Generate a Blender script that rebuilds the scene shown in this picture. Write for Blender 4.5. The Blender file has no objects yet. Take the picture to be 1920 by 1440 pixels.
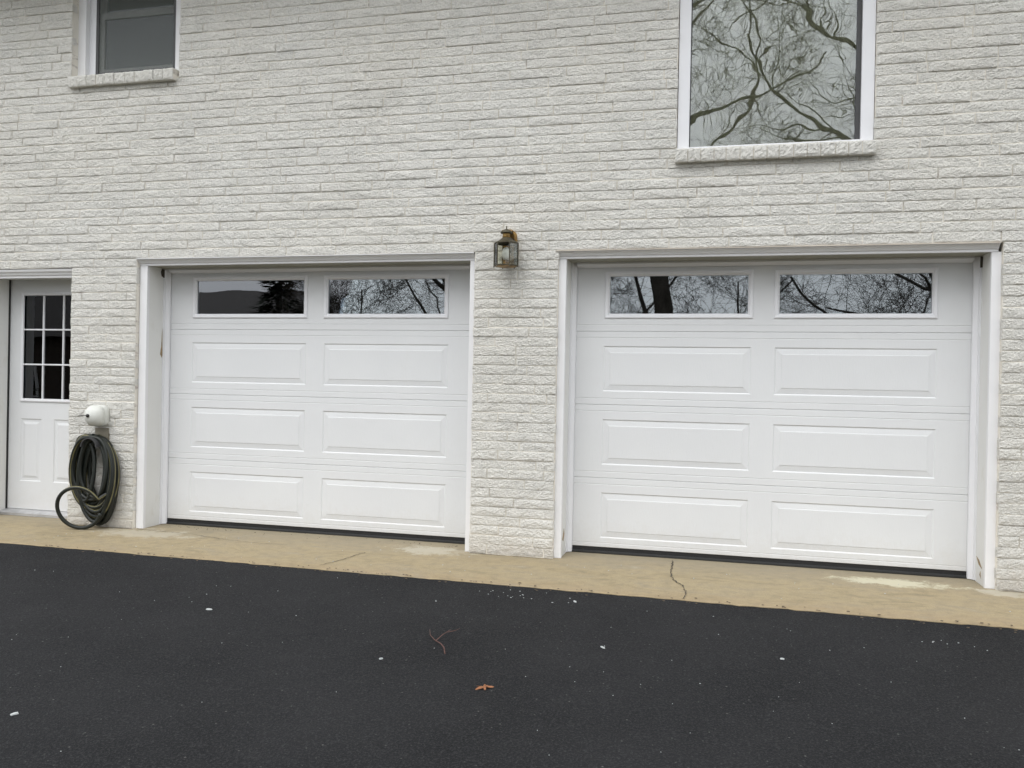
import bpy, math, random
import numpy as np
from mathutils import Vector, Matrix, noise as mnoise

sc = bpy.context.scene
col = sc.collection
R = math.radians

# ------------------------------------------------------------------ camera
CAM = (4.457, -5.783, 1.242)
YAW, PIT, ROL = 0.24171, -0.00343, 0.01942
fw = Vector((-math.sin(YAW)*math.cos(PIT), math.cos(YAW)*math.cos(PIT), math.sin(PIT)))
rt = Vector((math.cos(YAW), math.sin(YAW), 0))
up = rt.cross(fw)
r2 = rt*math.cos(ROL) + up*math.sin(ROL)
u2 = -rt*math.sin(ROL) + up*math.cos(ROL)
cd = bpy.data.cameras.new('camera'); cam = bpy.data.objects.new('camera', cd); col.objects.link(cam)
m = Matrix.Identity(4)
for i in range(3):
    m[i][0] = r2[i]; m[i][1] = u2[i]; m[i][2] = -fw[i]; m[i][3] = CAM[i]
cam.matrix_world = m
cd.sensor_width = 36; cd.lens = 1560/1920*36; cd.clip_start = 0.05; cd.clip_end = 600
sc.camera = cam

# ------------------------------------------------------------------ sky, sun, exposure (overcast)
SUN_EL, SUN_AZ = R(56), R(196)      # azimuth measured from +Y clockwise: in front of the wall
w = bpy.data.worlds.new('World'); sc.world = w; w.use_nodes = True
nt = w.node_tree; nt.nodes.clear()
sky = nt.nodes.new('ShaderNodeTexSky'); sky.sky_type = 'NISHITA'; sky.sun_disc = False
sky.sun_elevation = SUN_EL; sky.sun_rotation = SUN_AZ; sky.dust_density = 4; sky.air_density = 1; sky.ozone_density = 1
hs = nt.nodes.new('ShaderNodeHueSaturation'); hs.inputs['Saturation'].default_value = 0.10
nt.links.new(sky.outputs[0], hs.inputs['Color'])
mixw = nt.nodes.new('ShaderNodeMix'); mixw.data_type = 'RGBA'; mixw.inputs[0].default_value = 0.72
nt.links.new(hs.outputs[0], mixw.inputs[6]); mixw.inputs[7].default_value = (8.6, 8.85, 9.2, 1)   # even cloud deck
bg = nt.nodes.new('ShaderNodeBackground'); bg.inputs[1].default_value = 0.108
nt.links.new(mixw.outputs[2], bg.inputs[0])
wo = nt.nodes.new('ShaderNodeOutputWorld'); nt.links.new(bg.outputs[0], wo.inputs[0])
ld = bpy.data.lights.new('sun', 'SUN'); ld.energy = 0.6; ld.angle = R(50); ld.color = (1, .98, .95)
sun = bpy.data.objects.new('sun', ld); col.objects.link(sun)
sd = Vector((math.sin(SUN_AZ)*math.cos(SUN_EL), math.cos(SUN_AZ)*math.cos(SUN_EL), math.sin(SUN_EL)))
sun.rotation_euler = sd.to_track_quat('Z', 'Y').to_euler(); sun.location = (3, -10, 12)
sc.view_settings.view_transform = 'Standard'; sc.view_settings.look = 'None'
sc.view_settings.exposure = 0.94; sc.view_settings.gamma = 1.0

# ------------------------------------------------------------------ material helpers
class NB:
    def __init__(s, name):
        s.m = bpy.data.materials.new(name); s.m.use_nodes = True
        s.t = s.m.node_tree; s.t.nodes.clear()
        s.out = s.n('ShaderNodeOutputMaterial')
        s.pos = s.n('ShaderNodeNewGeometry').outputs['Position']
    def n(s, k): return s.t.nodes.new(k)
    def l(s, a, b): s.t.links.new(a, b)
    def scale(s, v, vec=None):
        q = s.n('ShaderNodeMapping'); q.inputs['Scale'].default_value = v; s.l(vec or s.pos, q.inputs[0]); return q.outputs[0]
    def noise(s, sc_, det=4, rough=.55, vec=None, dist=0):
        q = s.n('ShaderNodeTexNoise'); q.inputs['Scale'].default_value = sc_; q.inputs['Detail'].default_value = det
        q.inputs['Roughness'].default_value = rough; q.inputs['Distortion'].default_value = dist
        s.l(vec or s.pos, q.inputs['Vector']); return q.outputs['Fac']
    def voro(s, sc_, vec=None):
        q = s.n('ShaderNodeTexVoronoi'); q.inputs['Scale'].default_value = sc_; s.l(vec or s.pos, q.inputs['Vector']); return q
    def ramp(s, fac, stops):
        q = s.n('ShaderNodeValToRGB'); e = q.color_ramp.elements
        while len(e) < len(stops): e.new(.5)
        for el, (p, c) in zip(e, stops):
            el.position = p; el.color = (*c, 1) if len(c) == 3 else c
        s.l(fac, q.inputs[0]); return q.outputs[0]
    def mix(s, fac, a, b, mode='MIX'):
        q = s.n('ShaderNodeMix'); q.data_type = 'RGBA'; q.blend_type = mode
        for idx, v in ((0, fac), (6, a), (7, b)):
            if isinstance(v, (int, float)): q.inputs[idx].default_value = v
            elif isinstance(v, tuple): q.inputs[idx].default_value = (*v, 1)
            else: s.l(v, q.inputs[idx])
        return q.outputs[2]
    def math(s, op, a, b=0.0):
        q = s.n('ShaderNodeMath'); q.operation = op
        for i, v in enumerate((a, b)):
            if isinstance(v, (int, float)): q.inputs[i].default_value = v
            else: s.l(v, q.inputs[i])
        return q.outputs[0]
    def bump(s, h, strength=.3, dist=.002, normal=None):
        q = s.n('ShaderNodeBump'); q.inputs['Strength'].default_value = strength; q.inputs['Distance'].default_value = dist
        s.l(h, q.inputs['Height'])
        if normal: s.l(normal, q.inputs['Normal'])
        return q.outputs[0]
    def bsdf(s, color, rough=.5, metal=0, spec=.5, normal=None):
        q = s.n('ShaderNodeBsdfPrincipled')
        for k, v in (('Base Color', color), ('Roughness', rough), ('Metallic', metal), ('Specular IOR Level', spec)):
            if isinstance(v, (int, float)): q.inputs[k].default_value = v
            elif isinstance(v, tuple): q.inputs[k].default_value = (*v, 1)
            else: s.l(v, q.inputs[k])
        if normal: s.l(normal, q.inputs['Normal'])
        s.l(q.outputs[0], s.out.inputs[0]); return q

def simple(name, c, rough=.5, metal=0, var=.12, nsc=14, bump=0):
    b = NB(name); n = b.noise(nsc, 5)
    lo = tuple(x*(1-var) for x in c); hi = tuple(min(1, x*(1+var)) for x in c)
    nm = b.bump(b.noise(nsc*12, 4), bump, .002) if bump else None
    b.bsdf(b.ramp(n, [(.3, lo), (.7, hi)]), rough, metal, .5, nm); return b.m

M = {}
def mk_brick():
    b = NB('painted_split_face_brick')
    big = b.noise(.9, 3); mid = b.noise(7, 4); fine = b.noise(95, 4, .75)
    st = b.scale((48, 48, 80)); st_n = b.noise(1.0, 5, .75, st, .6)
    c = b.ramp(big, [(.35, (.82, .80, .74)), (.65, (.85, .838, .79))])
    worn = b.ramp(fine, [(.44, (0, 0, 0)), (.64, (1, 1, 1))])
    worn2 = b.ramp(mid, [(.40, (.15,)*3), (.68, (1, 1, 1))])
    f = b.math('MULTIPLY', worn, worn2)
    c = b.mix(b.math('MULTIPLY', f, .48), c, (.42, .42, .41))
    sp = b.ramp(st_n, [(.55, (0, 0, 0)), (.68, (1, 1, 1))])
    c = b.mix(b.math('MULTIPLY', sp, .46), c, (.36, .365, .36))
    gl = b.ramp(b.noise(3.2, 5, .65), [(.60, (0, 0, 0)), (.75, (1, 1, 1))])
    c = b.mix(b.math('MULTIPLY', gl, .22), c, (.45, .47, .40))
    pt = b.math('MULTIPLY', b.ramp(b.noise(1.7, 6, .72, b.scale((.8, 1, 1.6)), .6), [(.50, (0, 0, 0)), (.68, (1, 1, 1))]), b.ramp(b.noise(30, 5, .75), [(.40, (.25,)*3), (.62, (1, 1, 1))]))
    c = b.mix(b.math('MULTIPLY', pt, .42), c, (.50, .50, .48))
    sepz = b.n('ShaderNodeSeparateXYZ'); b.l(b.pos, sepz.inputs[0])
    low = b.math('ADD', sepz.outputs['Z'], b.math('MULTIPLY', b.math('SUBTRACT', b.noise(9, 5, .7), .5), .35))
    lf_ = b.ramp(low, [(.0, (1, 1, 1)), (.16, (0, 0, 0))])
    c = b.mix(b.math('MULTIPLY', lf_, .35), c, (.42, .34, .25))
    nm = b.bump(b.noise(210, 4, .85), 1.0, .0075)
    nm = b.bump(st_n, .7, .007, nm)
    b.bsdf(c, .75, 0, .25, nm); return b.m
def mk_mortar():
    b = NB('painted_mortar')
    n = b.noise(9, 5)
    c = b.ramp(n, [(.3, (.74, .70, .62)), (.7, (.80, .768, .695))])
    d = b.ramp(b.noise(4, 5, .7, b.scale((.6, 1, 4))), [(.55, (0, 0, 0)), (.66, (1, 1, 1))])
    c = b.mix(b.math('MULTIPLY', d, .7), c, (.30, .25, .23))
    b.bsdf(c, .8, 0, .2, b.bump(b.noise(160, 4), .5, .003)); return b.m
def mk_door():
    b = NB('embossed_white_steel')
    g = b.noise(1, 4, .6, b.scale((260, 260, 22)))
    blot = b.noise(2.2, 4)
    c = b.ramp(blot, [(.3, (.695, .706, .717)), (.7, (.72, .731, .738))])
    dirt = b.ramp(b.noise(5, 6, .7, b.scale((1, 1, .35))), [(.6, (0, 0, 0)), (.8, (1, 1, 1))])
    c = b.mix(b.math('MULTIPLY', dirt, .10), c, (.6, .58, .52))
    sz = b.n('ShaderNodeSeparateXYZ'); b.l(b.pos, sz.inputs[0])
    lo_ = b.ramp(b.math('ADD', sz.outputs['Z'], b.math('MULTIPLY', b.math('SUBTRACT', b.noise(22, 6, .8), .5), .5)), [(.0, (1, 1, 1)), (.24, (0, 0, 0))])
    c = b.mix(b.math('MULTIPLY', lo_, .22), c, (.52, .47, .39))
    b.bsdf(c, .45, 0, .42, b.bump(g, .7, .0016)); return b.m
def mk_trim(name, c0=(.80, .80, .81), dirt=.25):
    b = NB(name)
    c = b.ramp(b.noise(3, 4), [(.3, tuple(x*.97 for x in c0)), (.7, c0)])
    d = b.ramp(b.noise(7, 6, .7, b.scale((1, 1, .5))), [(.58, (0, 0, 0)), (.8, (1, 1, 1))])
    c = b.mix(b.math('MULTIPLY', d, dirt), c, (.52, .47, .37))
    b.bsdf(c, .45, 0, .4, b.bump(b.noise(1, 4, .6, b.scale((120, 120, 18))), .12, .001)); return b.m
def mk_concrete():
    b = NB('weathered_tan_concrete')
    st = b.scale((.55, 1.5, 1)); n1 = b.noise(3.0, 9, .78, st, 1.1); n2 = b.noise(14, 5, .6); n3 = b.noise(120, 3, .8)
    c = b.ramp(n1, [(.28, (.19, .172, .128)), (.40, (.320, .262, .162)), (.50, (.400, .326, .202)), (.60, (.345, .288, .195)), (.74, (.46, .415, .312))])
    c = b.mix(b.math('MULTIPLY', b.ramp(n2, [(.45, (0, 0, 0)), (.75, (1, 1, 1))]), .5), c, (.21, .185, .135))
    c = b.mix(b.math('MULTIPLY', b.ramp(n3, [(.47, (0, 0, 0)), (.62, (1, 1, 1))]), .42), c, (.20, .168, .115))
    # darker grey band and pale washed patches against the doors
    sep = b.n('ShaderNodeSeparateXYZ'); b.l(b.pos, sep.inputs[0])
    band = b.math('ADD', b.math('ADD', sep.outputs['Y'], .36), b.math('MULTIPLY', b.math('SUBTRACT', b.noise(3, 4), .5), .55))
    bf = b.ramp(band, [(.08, (0, 0, 0)), (.52, (1, 1, 1))])
    c = b.mix(b.math('MULTIPLY', bf, .58), c, (.265, .238, .182))
    def blob(x, y, sx, sy, colr, k):
        dx = b.math('DIVIDE', b.math('SUBTRACT', sep.outputs['X'], x), sx)
        dy = b.math('DIVIDE', b.math('SUBTRACT', sep.outputs['Y'], y), sy)
        d = b.math('SQRT', b.math('ADD', b.math('MULTIPLY', dx, dx), b.math('MULTIPLY', dy, dy)))
        d = b.math('ADD', d, b.math('MULTIPLY', b.math('SUBTRACT', b.noise(6, 8, .8), .5), 4.2))
        return b.math('MULTIPLY', b.ramp(d, [(.5, (1, 1, 1)), (.95, (0, 0, 0))]), k)
    c = b.mix(blob(5.55, -.02, .42, .13, 0, .8), c, (.60, .57, .43))
    c = b.mix(blob(2.45, -.06, .34, .16, 0, .5), c, (.58, .55, .46))
    c = b.mix(blob(.15, -.16, .5, .2, 0, .4), c, (.56, .53, .45))
    c = b.mix(blob(6.2, -.12, .18, .12, 0, .5), c, (.56, .53, .45))
    far = b.math('ADD', b.math('MULTIPLY', sep.outputs['Y'], -1.0), b.math('MULTIPLY', b.math('SUBTRACT', b.noise(10, 6, .8), .5), .5))
    c = b.mix(b.math('MULTIPLY', b.ramp(far, [(.62, (0, 0, 0)), (.84, (1, 1, 1))]), .30), c, (.33, .235, .14))
    nm = b.bump(n3, .45, .004); nm = b.bump(n2, .3, .008, nm)
    b.bsdf(c, .85, 0, .2, nm); return b.m
def mk_asphalt():
    b = NB('sealed_asphalt')
    n = b.noise(1.3, 5, .6); n2 = b.noise(110, 3, .85); n4 = b.noise(11, 5, .7)
    c = b.ramp(n, [(.32, (.0065, .0070, .0085)), (.68, (.0165, .0168, .0185))])
    c = b.mix(b.math('MULTIPLY', b.ramp(n2, [(.50, (0, 0, 0)), (.66, (1, 1, 1))]), .75), c, (.062, .063, .066))
    c = b.mix(b.math('MULTIPLY', b.ramp(n4, [(.55, (0, 0, 0)), (.8, (1, 1, 1))]), .3), c, (.045, .045, .044))
    v = b.voro(44); k = b.ramp(v.outputs['Distance'], [(.10, (1, 1, 1)), (.22, (0, 0, 0))])
    sepc = b.n('ShaderNodeSeparateColor'); b.l(v.outputs['Color'], sepc.inputs[0])
    pick = b.ramp(sepc.outputs[0], [(.86, (0, 0, 0)), (1.0, (1, 1, 1))])
    c = b.mix(b.math('MULTIPLY', b.math('MULTIPLY', k, pick), .7), c, (.20, .195, .185))
    sep = b.ramp(b.noise(2.0, 6, .75, b.scale((1.6, .6, 1)), 1.5), [(.66, (0, 0, 0)), (.78, (1, 1, 1))])
    c = b.mix(b.math('MULTIPLY', sep, .2), c, (.085, .085, .083))
    nm = b.bump(n2, 1.0, .009); nm = b.bump(b.noise(55, 3, .6), .6, .008, nm)
    b.bsdf(c, .8, 0, .22, nm); return b.m
def mk_glass(name, ior=2.2, warp=.0, wsc=3.0, tint=(.75, .8, .78)):
    b = NB(name)
    fr = b.n('ShaderNodeFresnel'); fr.inputs['IOR'].default_value = ior
    tr = b.n('ShaderNodeBsdfTransparent'); tr.inputs[0].default_value = (*tint, 1)
    gl = b.n('ShaderNodeBsdfGlossy'); gl.inputs['Roughness'].default_value = .004; gl.inputs[0].default_value = (.92, .95, 1, 1)
    if warp:
        h = b.noise(wsc, .6, .3)
        nm = b.bump(h, 1.0, warp); b.l(nm, gl.inputs['Normal'])
    mx = b.n('ShaderNodeMixShader'); b.l(fr.outputs[0], mx.inputs[0]); b.l(tr.outputs[0], mx.inputs[1]); b.l(gl.outputs[0], mx.inputs[2])
    b.l(mx.outputs[0], b.out.inputs[0]); return b.m
def mk_screen(name='insect_screen', fac=.36, colr=(.17, .185, .175)):
    b = NB(name)
    tr = b.n('ShaderNodeBsdfTransparent'); df = b.n('ShaderNodeBsdfDiffuse'); df.inputs[0].default_value = (*colr, 1)
    mx = b.n('ShaderNodeMixShader'); mx.inputs[0].default_value = fac
    b.l(tr.outputs[0], mx.inputs[1]); b.l(df.outputs[0], mx.inputs[2]); b.l(mx.outputs[0], b.out.inputs[0]); return b.m
def mk_bark():
    b = NB('bark'); n = b.noise(1, 5, .7, b.scale((9, 9, 2)))
    c = b.ramp(n, [(.3, (.035, .03, .025)), (.7, (.10, .088, .075))])
    b.bsdf(c, .9, 0, .1, b.bump(n, .6, .03)); return b.m
def mk_lawn():
    b = NB('winter_lawn'); n = b.noise(.6, 6, .7); n2 = b.noise(25, 4, .7)
    c = b.ramp(n, [(.35, (.09, .095, .04)), (.65, (.15, .13, .06))])
    c = b.mix(b.math('MULTIPLY', n2, .5), c, (.06, .06, .03))
    b.bsdf(c, .95, 0, .1, b.bump(n2, .8, .05)); return b.m
def mk_brass():
    b = NB('tarnished_brass'); n = b.noise(26, 5, .65)
    c = b.ramp(n, [(.35, (.09, .065, .04)), (.5, (.30, .18, .055)), (.66, (.42, .28, .085))])
    b.bsdf(c, b.ramp(n, [(.3, (.65,)*3), (.7, (.4,)*3)]), .45, .5, b.bump(n, .3, .002)); return b.m
M['brick'] = mk_brick(); M['mortar'] = mk_mortar(); M['door'] = mk_door()
M['trim'] = mk_trim('white_painted_wood'); M['jamb'] = mk_trim('aged_white_jamb', (.74, .74, .72), .45)
M['head_jamb'] = mk_trim('aged_shadowed_head_jamb', (.36, .35, .285), .5)  # aged olive paint, darkened further to deepen the shadow under the header
M['vinyl'] = mk_trim('white_vinyl', (.78, .785, .81), .08)
M['concrete'] = mk_concrete(); M['asphalt'] = mk_asphalt()
M['glass'] = mk_glass('garage_glass', 2.3, .00035, 4.0)
M['picture_glass'] = mk_glass('picture_window_glass', 2.08, .0010, 5.2, (.93, .94, .88))
M['entry_glass'] = mk_glass('entry_glass', 1.7, .001, 3)
M['lamp_glass'] = mk_glass('lantern_glass', 1.36, .0, 20, (.97, .97, .93))
M['screen'] = mk_screen(); M['bark'] = mk_bark(); M['lawn'] = mk_lawn(); M['brass'] = mk_brass()
M['rubber'] = simple('black_rubber', (.012, .012, .013), .55); M['seal_grey'] = simple('grey_rubber', (.022, .023, .023), .6)
M['dark_frame'] = simple('dark_bronze_aluminium', (.05, .05, .052), .5); M['sash'] = simple('grey_sash', (.62, .63, .62), .5)
M['alu'] = simple('mill_aluminium', (.55, .55, .56), .4, .6); M['interior'] = simple('dim_interior', (.05, .05, .048), .9)
M['veil_sheet'] = simple('pale_veil_sheet', (.78, .77, .64), .9); M['foam'] = simple('white_moulded_foam', (.66, .67, .63), .8, 0, .06, 20, .3)
M['hose'] = simple('black_green_hose', (.0075, .0105, .0075), .5, 0, .3); M['stripe'] = simple('yellow_hose_stripe', (.15, .135, .06), .45, 0, .25)
M['steel'] = simple('tan_painted_bracket', (.22, .20, .155), .5, .4); M['verdigris'] = simple('dark_patinated_brass', (.085, .075, .05), .5, .5, .35, 40)
M['frost'] = simple('frosted_bulb', (.72, .75, .78), .3); M['leaf'] = simple('dry_oak_leaf', (.25, .105, .045), .7, 0, .3, 60)
M['twig'] = simple('reddish_twig', (.11, .055, .045), .7, 0, .3, 60); M['chip'] = simple('pale_paint_chip', (.48, .50, .50), .6)
M['crack'] = simple('dirt_filled_crack', (.06, .05, .038), .95); M['wood'] = simple('bare_weathered_wood', (.30, .22, .13), .85, 0, .35, 50)
M['shingle'] = simple('grey_shingle', (.09, .085, .08), .9); M['siding'] = simple('brown_siding', (.07, .055, .045), .85)
M['needles'] = simple('evergreen_needles', (.018, .028, .014), .9, 0, .4, 6); M['litter'] = simple('leaf_litter', (.12, .09, .06), .9)

# ------------------------------------------------------------------ mesh helpers
class MB:
    def __init__(s): s.v = []; s.f = []; s.mi = []
    def add(s, vs, fs, mi=0):
        o = len(s.v); s.v += [tuple(p) for p in vs]
        for f in fs: s.f.append(tuple(i+o for i in f)); s.mi.append(mi)
        return s
    def box(s, x0, x1, y0, y1, z0, z1, mi=0, bev=0.0):
        if bev:
            return s.bbox(x0, x1, y0, y1, z0, z1, bev, mi)
        vs = [(x, y, z) for z in (z0, z1) for y in (y0, y1) for x in (x0, x1)]
        return s.add(vs, [(0, 2, 3, 1), (4, 5, 7, 6), (0, 1, 5, 4), (2, 6, 7, 3), (0, 4, 6, 2), (1, 3, 7, 5)], mi)
    def bbox(s, x0, x1, y0, y1, z0, z1, b, mi=0):
        # box with chamfered front (low y) edges
        vs = [(x0, y1, z0), (x1, y1, z0), (x1, y1, z1), (x0, y1, z1), (x0, y0+b, z0), (x1, y0+b, z0), (x1, y0+b, z1), (x0, y0+b, z1),
              (x0+b, y0, z0+b), (x1-b, y0, z0+b), (x1-b, y0, z1-b), (x0+b, y0, z1-b)]
        fs = [(0, 3, 2, 1), (0, 1, 5, 4), (1, 2, 6, 5), (2, 3, 7, 6), (3, 0, 4, 7), (4, 5, 9, 8), (5, 6, 10, 9), (6, 7, 11, 10), (7, 4, 8, 11), (8, 9, 10, 11)]
        return s.add(vs, fs, mi)
    def prism_x(s, prof, x0, x1, mi=0):      # prof: list of (y,z)
        n = len(prof); vs = [(x0, y, z) for y, z in prof] + [(x1, y, z) for y, z in prof]
        fs = [(i, (i+1) % n, n+(i+1) % n, n+i) for i in range(n)] + [tuple(range(n))[::-1], tuple(range(n, 2*n))]
        return s.add(vs, fs, mi)
    def poly_y(s, prof, y0, y1, mi=0):       # prof: list of (x,z), extruded in y
        n = len(prof); vs = [(x, y0, z) for x, z in prof] + [(x, y1, z) for x, z in prof]
        fs = [(i, (i+1) % n, n+(i+1) % n, n+i) for i in range(n)] + [tuple(range(n))[::-1], tuple(range(n, 2*n))]
        return s.add(vs, fs, mi)
    def rects_frame(s, xs, zs, y0, y1, hole, mi=0):
        # slab made of grid cells, cells where hole(xc,zc) are left out, with their reveals
        nx, nz = len(xs)-1, len(zs)-1
        H = [[hole((xs[i]+xs[i+1])/2, (zs[j]+zs[j+1])/2) for j in range(nz)] for i in range(nx)]
        for i in range(nx):
            for j in range(nz):
                if H[i][j]: continue
                a, b, c, d = xs[i], xs[i+1], zs[j], zs[j+1]
                s.add([(a, y0, c), (b, y0, c), (b, y0, d), (a, y0, d)], [(0, 1, 2, 3)], mi)
                s.add([(a, y1, c), (b, y1, c), (b, y1, d), (a, y1, d)], [(3, 2, 1, 0)], mi)
                for di, dj, q in ((-1, 0, [(a, y1, c), (a, y0, c), (a, y0, d), (a, y1, d)]), (1, 0, [(b, y0, c), (b, y1, c), (b, y1, d), (b, y0, d)]),
                                  (0, -1, [(a, y1, c), (b, y1, c), (b, y0, c), (a, y0, c)]), (0, 1, [(a, y0, d), (b, y0, d), (b, y1, d), (a, y1, d)])):
                    ii, jj = i+di, j+dj
                    if not (0 <= ii < nx and 0 <= jj < nz) or H[ii][jj]: s.add(q, [(0, 1, 2, 3)], mi)
        return s
    def tube(s, pts, rad, n=8, mi=0, stripe=None, cap=True, twist=0.0):
        pts = [Vector(p) for p in pts]; k = len(pts)
        rad = rad if isinstance(rad, (list, tuple)) else [rad]*k
        o = len(s.v); prev = None
        for i, p in enumerate(pts):
            t = (pts[min(i+1, k-1)] - pts[max(i-1, 0)])
            if t.length < 1e-9: t = Vector((0, 0, 1))
            t.normalize()
            if prev is None:
                a = t.orthogonal().normalized()
            else:
                a = (prev - t*prev.dot(t))
                a = a.normalized() if a.length > 1e-6 else t.orthogonal().normalized()
            prev = a; bb = t.cross(a)
            for j in range(n):
                th = 2*math.pi*j/n + twist*i
                s.v.append(tuple(p + (a*math.cos(th) + bb*math.sin(th))*rad[i]))
        for i in range(k-1):
            for j in range(n):
                s.f.append((o+i*n+j, o+i*n+(j+1) % n, o+(i+1)*n+(j+1) % n, o+(i+1)*n+j))
                s.mi.append(stripe if (stripe is not None and j == 0) else mi)
        if cap:
            s.f.append(tuple(range(o, o+n))[::-1]); s.mi.append(mi)
            s.f.append(tuple(range(o+(k-1)*n, o+k*n))); s.mi.append(mi)
        return s
    def lathe(s, prof, c, axis='z', n=20, mi=0):   # prof: (r, h)
        o = len(s.v)
        for r, h in prof:
            for j in range(n):
                th = 2*math.pi*j/n; a, b = r*math.cos(th), r*math.sin(th)
                s.v.append((c[0]+a, c[1]+b, c[2]+h) if axis == 'z' else (c[0]+a, c[1]-h, c[2]+b))
        for i in range(len(prof)-1):
            for j in range(n):
                s.f.append((o+i*n+j, o+i*n+(j+1) % n, o+(i+1)*n+(j+1) % n, o+(i+1)*n+j)); s.mi.append(mi)
        s.f.append(tuple(range(o, o+n))[::-1]); s.mi.append(mi)
        s.f.append(tuple(range(o+(len(prof)-1)*n, o+len(prof)*n))); s.mi.append(mi)
        return s
    def mesh(s, name, mats, smooth=False):
        me = bpy.data.meshes.new(name); me.from_pydata(s.v, [], s.f)
        for q in (mats if isinstance(mats, (list, tuple)) else [mats]): me.materials.append(q)
        if any(s.mi): me.polygons.foreach_set('material_index', s.mi)
        if smooth: me.polygons.foreach_set('use_smooth', [True]*len(s.f))
        me.update(); return me
    def build(s, name, mats, parent=None, smooth=False):
        o = bpy.data.objects.new(name, s.mesh(name, mats, smooth)); col.objects.link(o)
        if parent: o.parent = parent
        return o
def empty(name, loc=(0, 0, 0)):
    o = bpy.data.objects.new(name, None); o.location = loc; o.empty_display_size = .1; col.objects.link(o); return o
def tag(o, label=None, cat=None, group=None, kind=None):
    for k, v in (('label', label), ('category', cat), ('group', group), ('kind', kind)):
        if v: o[k] = v
    return o
def link(name, me, parent, loc=(0, 0, 0), scale=None):
    o = bpy.data.objects.new(name, me); o.location = loc
    if scale: o.scale = scale
    o.parent = parent; col.objects.link(o); return o

# ------------------------------------------------------------------ ground
SLOPE, EDGE = .05, -.85
def gz(y): return -.011 + SLOPE*(min(EDGE, max(y, -13))-EDGE)
def ground(x, y): return gz(y) + .006*min(1, max(0, (-.9-y)/.8))*mnoise.noise((x*.9, y*.9, 3))
def edge_y(x): return -.777 - .0165*(x+.6)
rnd = random.Random(4)
# lawn out to the horizon
mb = MB(); g = []
lx = [-300, -120, -60, -30, -15, -6, 0, 6, 12, 25, 50, 120, 300]; ly = [-300, -150, -80, -45, -28, -18, -13, -8, -4, -1, 0, 5, 20, 80, 300]
vs = [(x, y, gz(min(y, -.85)) - .06) for y in ly for x in lx]
fs = [(j*len(lx)+i, j*len(lx)+i+1, (j+1)*len(lx)+i+1, (j+1)*len(lx)+i) for j in range(len(ly)-1) for i in range(len(lx)-1)]
lawn = mb.add(vs, fs).build('lawn', M['lawn']); tag(lawn, 'winter lawn beyond the driveway', 'lawn', kind='structure')
# asphalt driveway
mb = MB(); nx, ny = 90, 90
xs = [-5+17*i/nx for i in range(nx+1)]; ys = [-13+(12.3)*j/ny for j in range(ny+1)]
vs = [(x, y, ground(x, y)) for y in ys for x in xs]
fs = [(j*(nx+1)+i, j*(nx+1)+i+1, (j+1)*(nx+1)+i+1, (j+1)*(nx+1)+i) for j in range(ny) for i in range(nx)]
drive = mb.add(vs, fs).build('driveway', M['asphalt'], smooth=True)
tag(drive, 'freshly sealed black asphalt driveway', 'driveway', kind='structure')
# concrete apron: front edge irregular, top just above the asphalt
mb = MB(); nx = 340; top = []; x0, x1 = -4.0, 9.0
rows = [.26, .05, -.2, -.45, -.62]
vs = []; fs = []
for i in range(nx+1):
    x = x0+(x1-x0)*i/nx
    jt = .013*mnoise.noise((x*2.1, 1, 0)) + .012*mnoise.noise((x*9, 2, 0)) + .010*mnoise.noise((x*27, 2, 7))
    ye = edge_y(x)+jt
    for y in rows: vs.append((x, y, .002*mnoise.noise((x*.8, y*2, 9)) - .006*max(0, -(y+.3))))
    vs.append((x, ye+.012, -.004)); vs.append((x, ye, -.0085)); vs.append((x, ye-.004, -.10))
k = len(rows)+3
fs = [(i*k+j, i*k+j+1, (i+1)*k+j+1, (i+1)*k+j) for i in range(nx) for j in range(k-1)]
apron = mb.add(vs, fs).build('concrete_apron', M['concrete'], smooth=False)
tag(apron, 'tan weathered concrete apron along the foot of the wall', 'pavement', kind='structure')
def crack(pts, wd, seed):
    r = random.Random(seed); P = []
    for a, b in zip(pts[:-1], pts[1:]):
        n = max(2, int(math.dist(a, b)/.022))
        for i in range(n):
            t = i/n; P.append((a[0]+(b[0]-a[0])*t + r.uniform(-.007, .007), a[1]+(b[1]-a[1])*t + r.uniform(-.007, .007)))
    P.append(pts[-1]); vs = []; fs = []
    for i, p in enumerate(P):
        q = P[min(i+1, len(P)-1)]; o = P[max(i-1, 0)]; dx, dy = q[0]-o[0], q[1]-o[1]; L = math.hypot(dx, dy) or 1
        ww = wd*r.uniform(.35, 1.2)
        z = -.006*max(0, -(p[1]+.3)) + .0042
        vs += [(p[0]-dy/L*ww, p[1]+dx/L*ww, z), (p[0]+dy/L*ww, p[1]-dx/L*ww, z)]
    fs = [(2*i, 2*i+1, 2*i+3, 2*i+2) for i in range(len(P)-1)]
    return MB().add(vs, fs).build('crack', M['crack'], apron)
crack([(4.18, .15), (4.182, -.009), (4.191, -.30), (4.21, -.415), (4.274, -.539), (4.299, -.694), (4.294, -.86)], .0042, 1)
crack([(-.03, -.035), (.211, -.07), (.521, -.103), (.857, -.189), (1.155, -.237), (1.404, -.212)], .0028, 2)
crack([(1.931, -.744), (1.992, -.55), (2.029, -.353), (2.05, -.28)], .003, 3)
crack([(-.68, -.052), (-.4, -.056), (-.06, -.052)], .004, 4)
crack([(2.75, -.055), (3.05, -.058), (3.36, -.056)], .004, 5)
crack([(6.17, -.058), (6.6, -.06), (7.4, -.056)], .004, 6)

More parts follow.
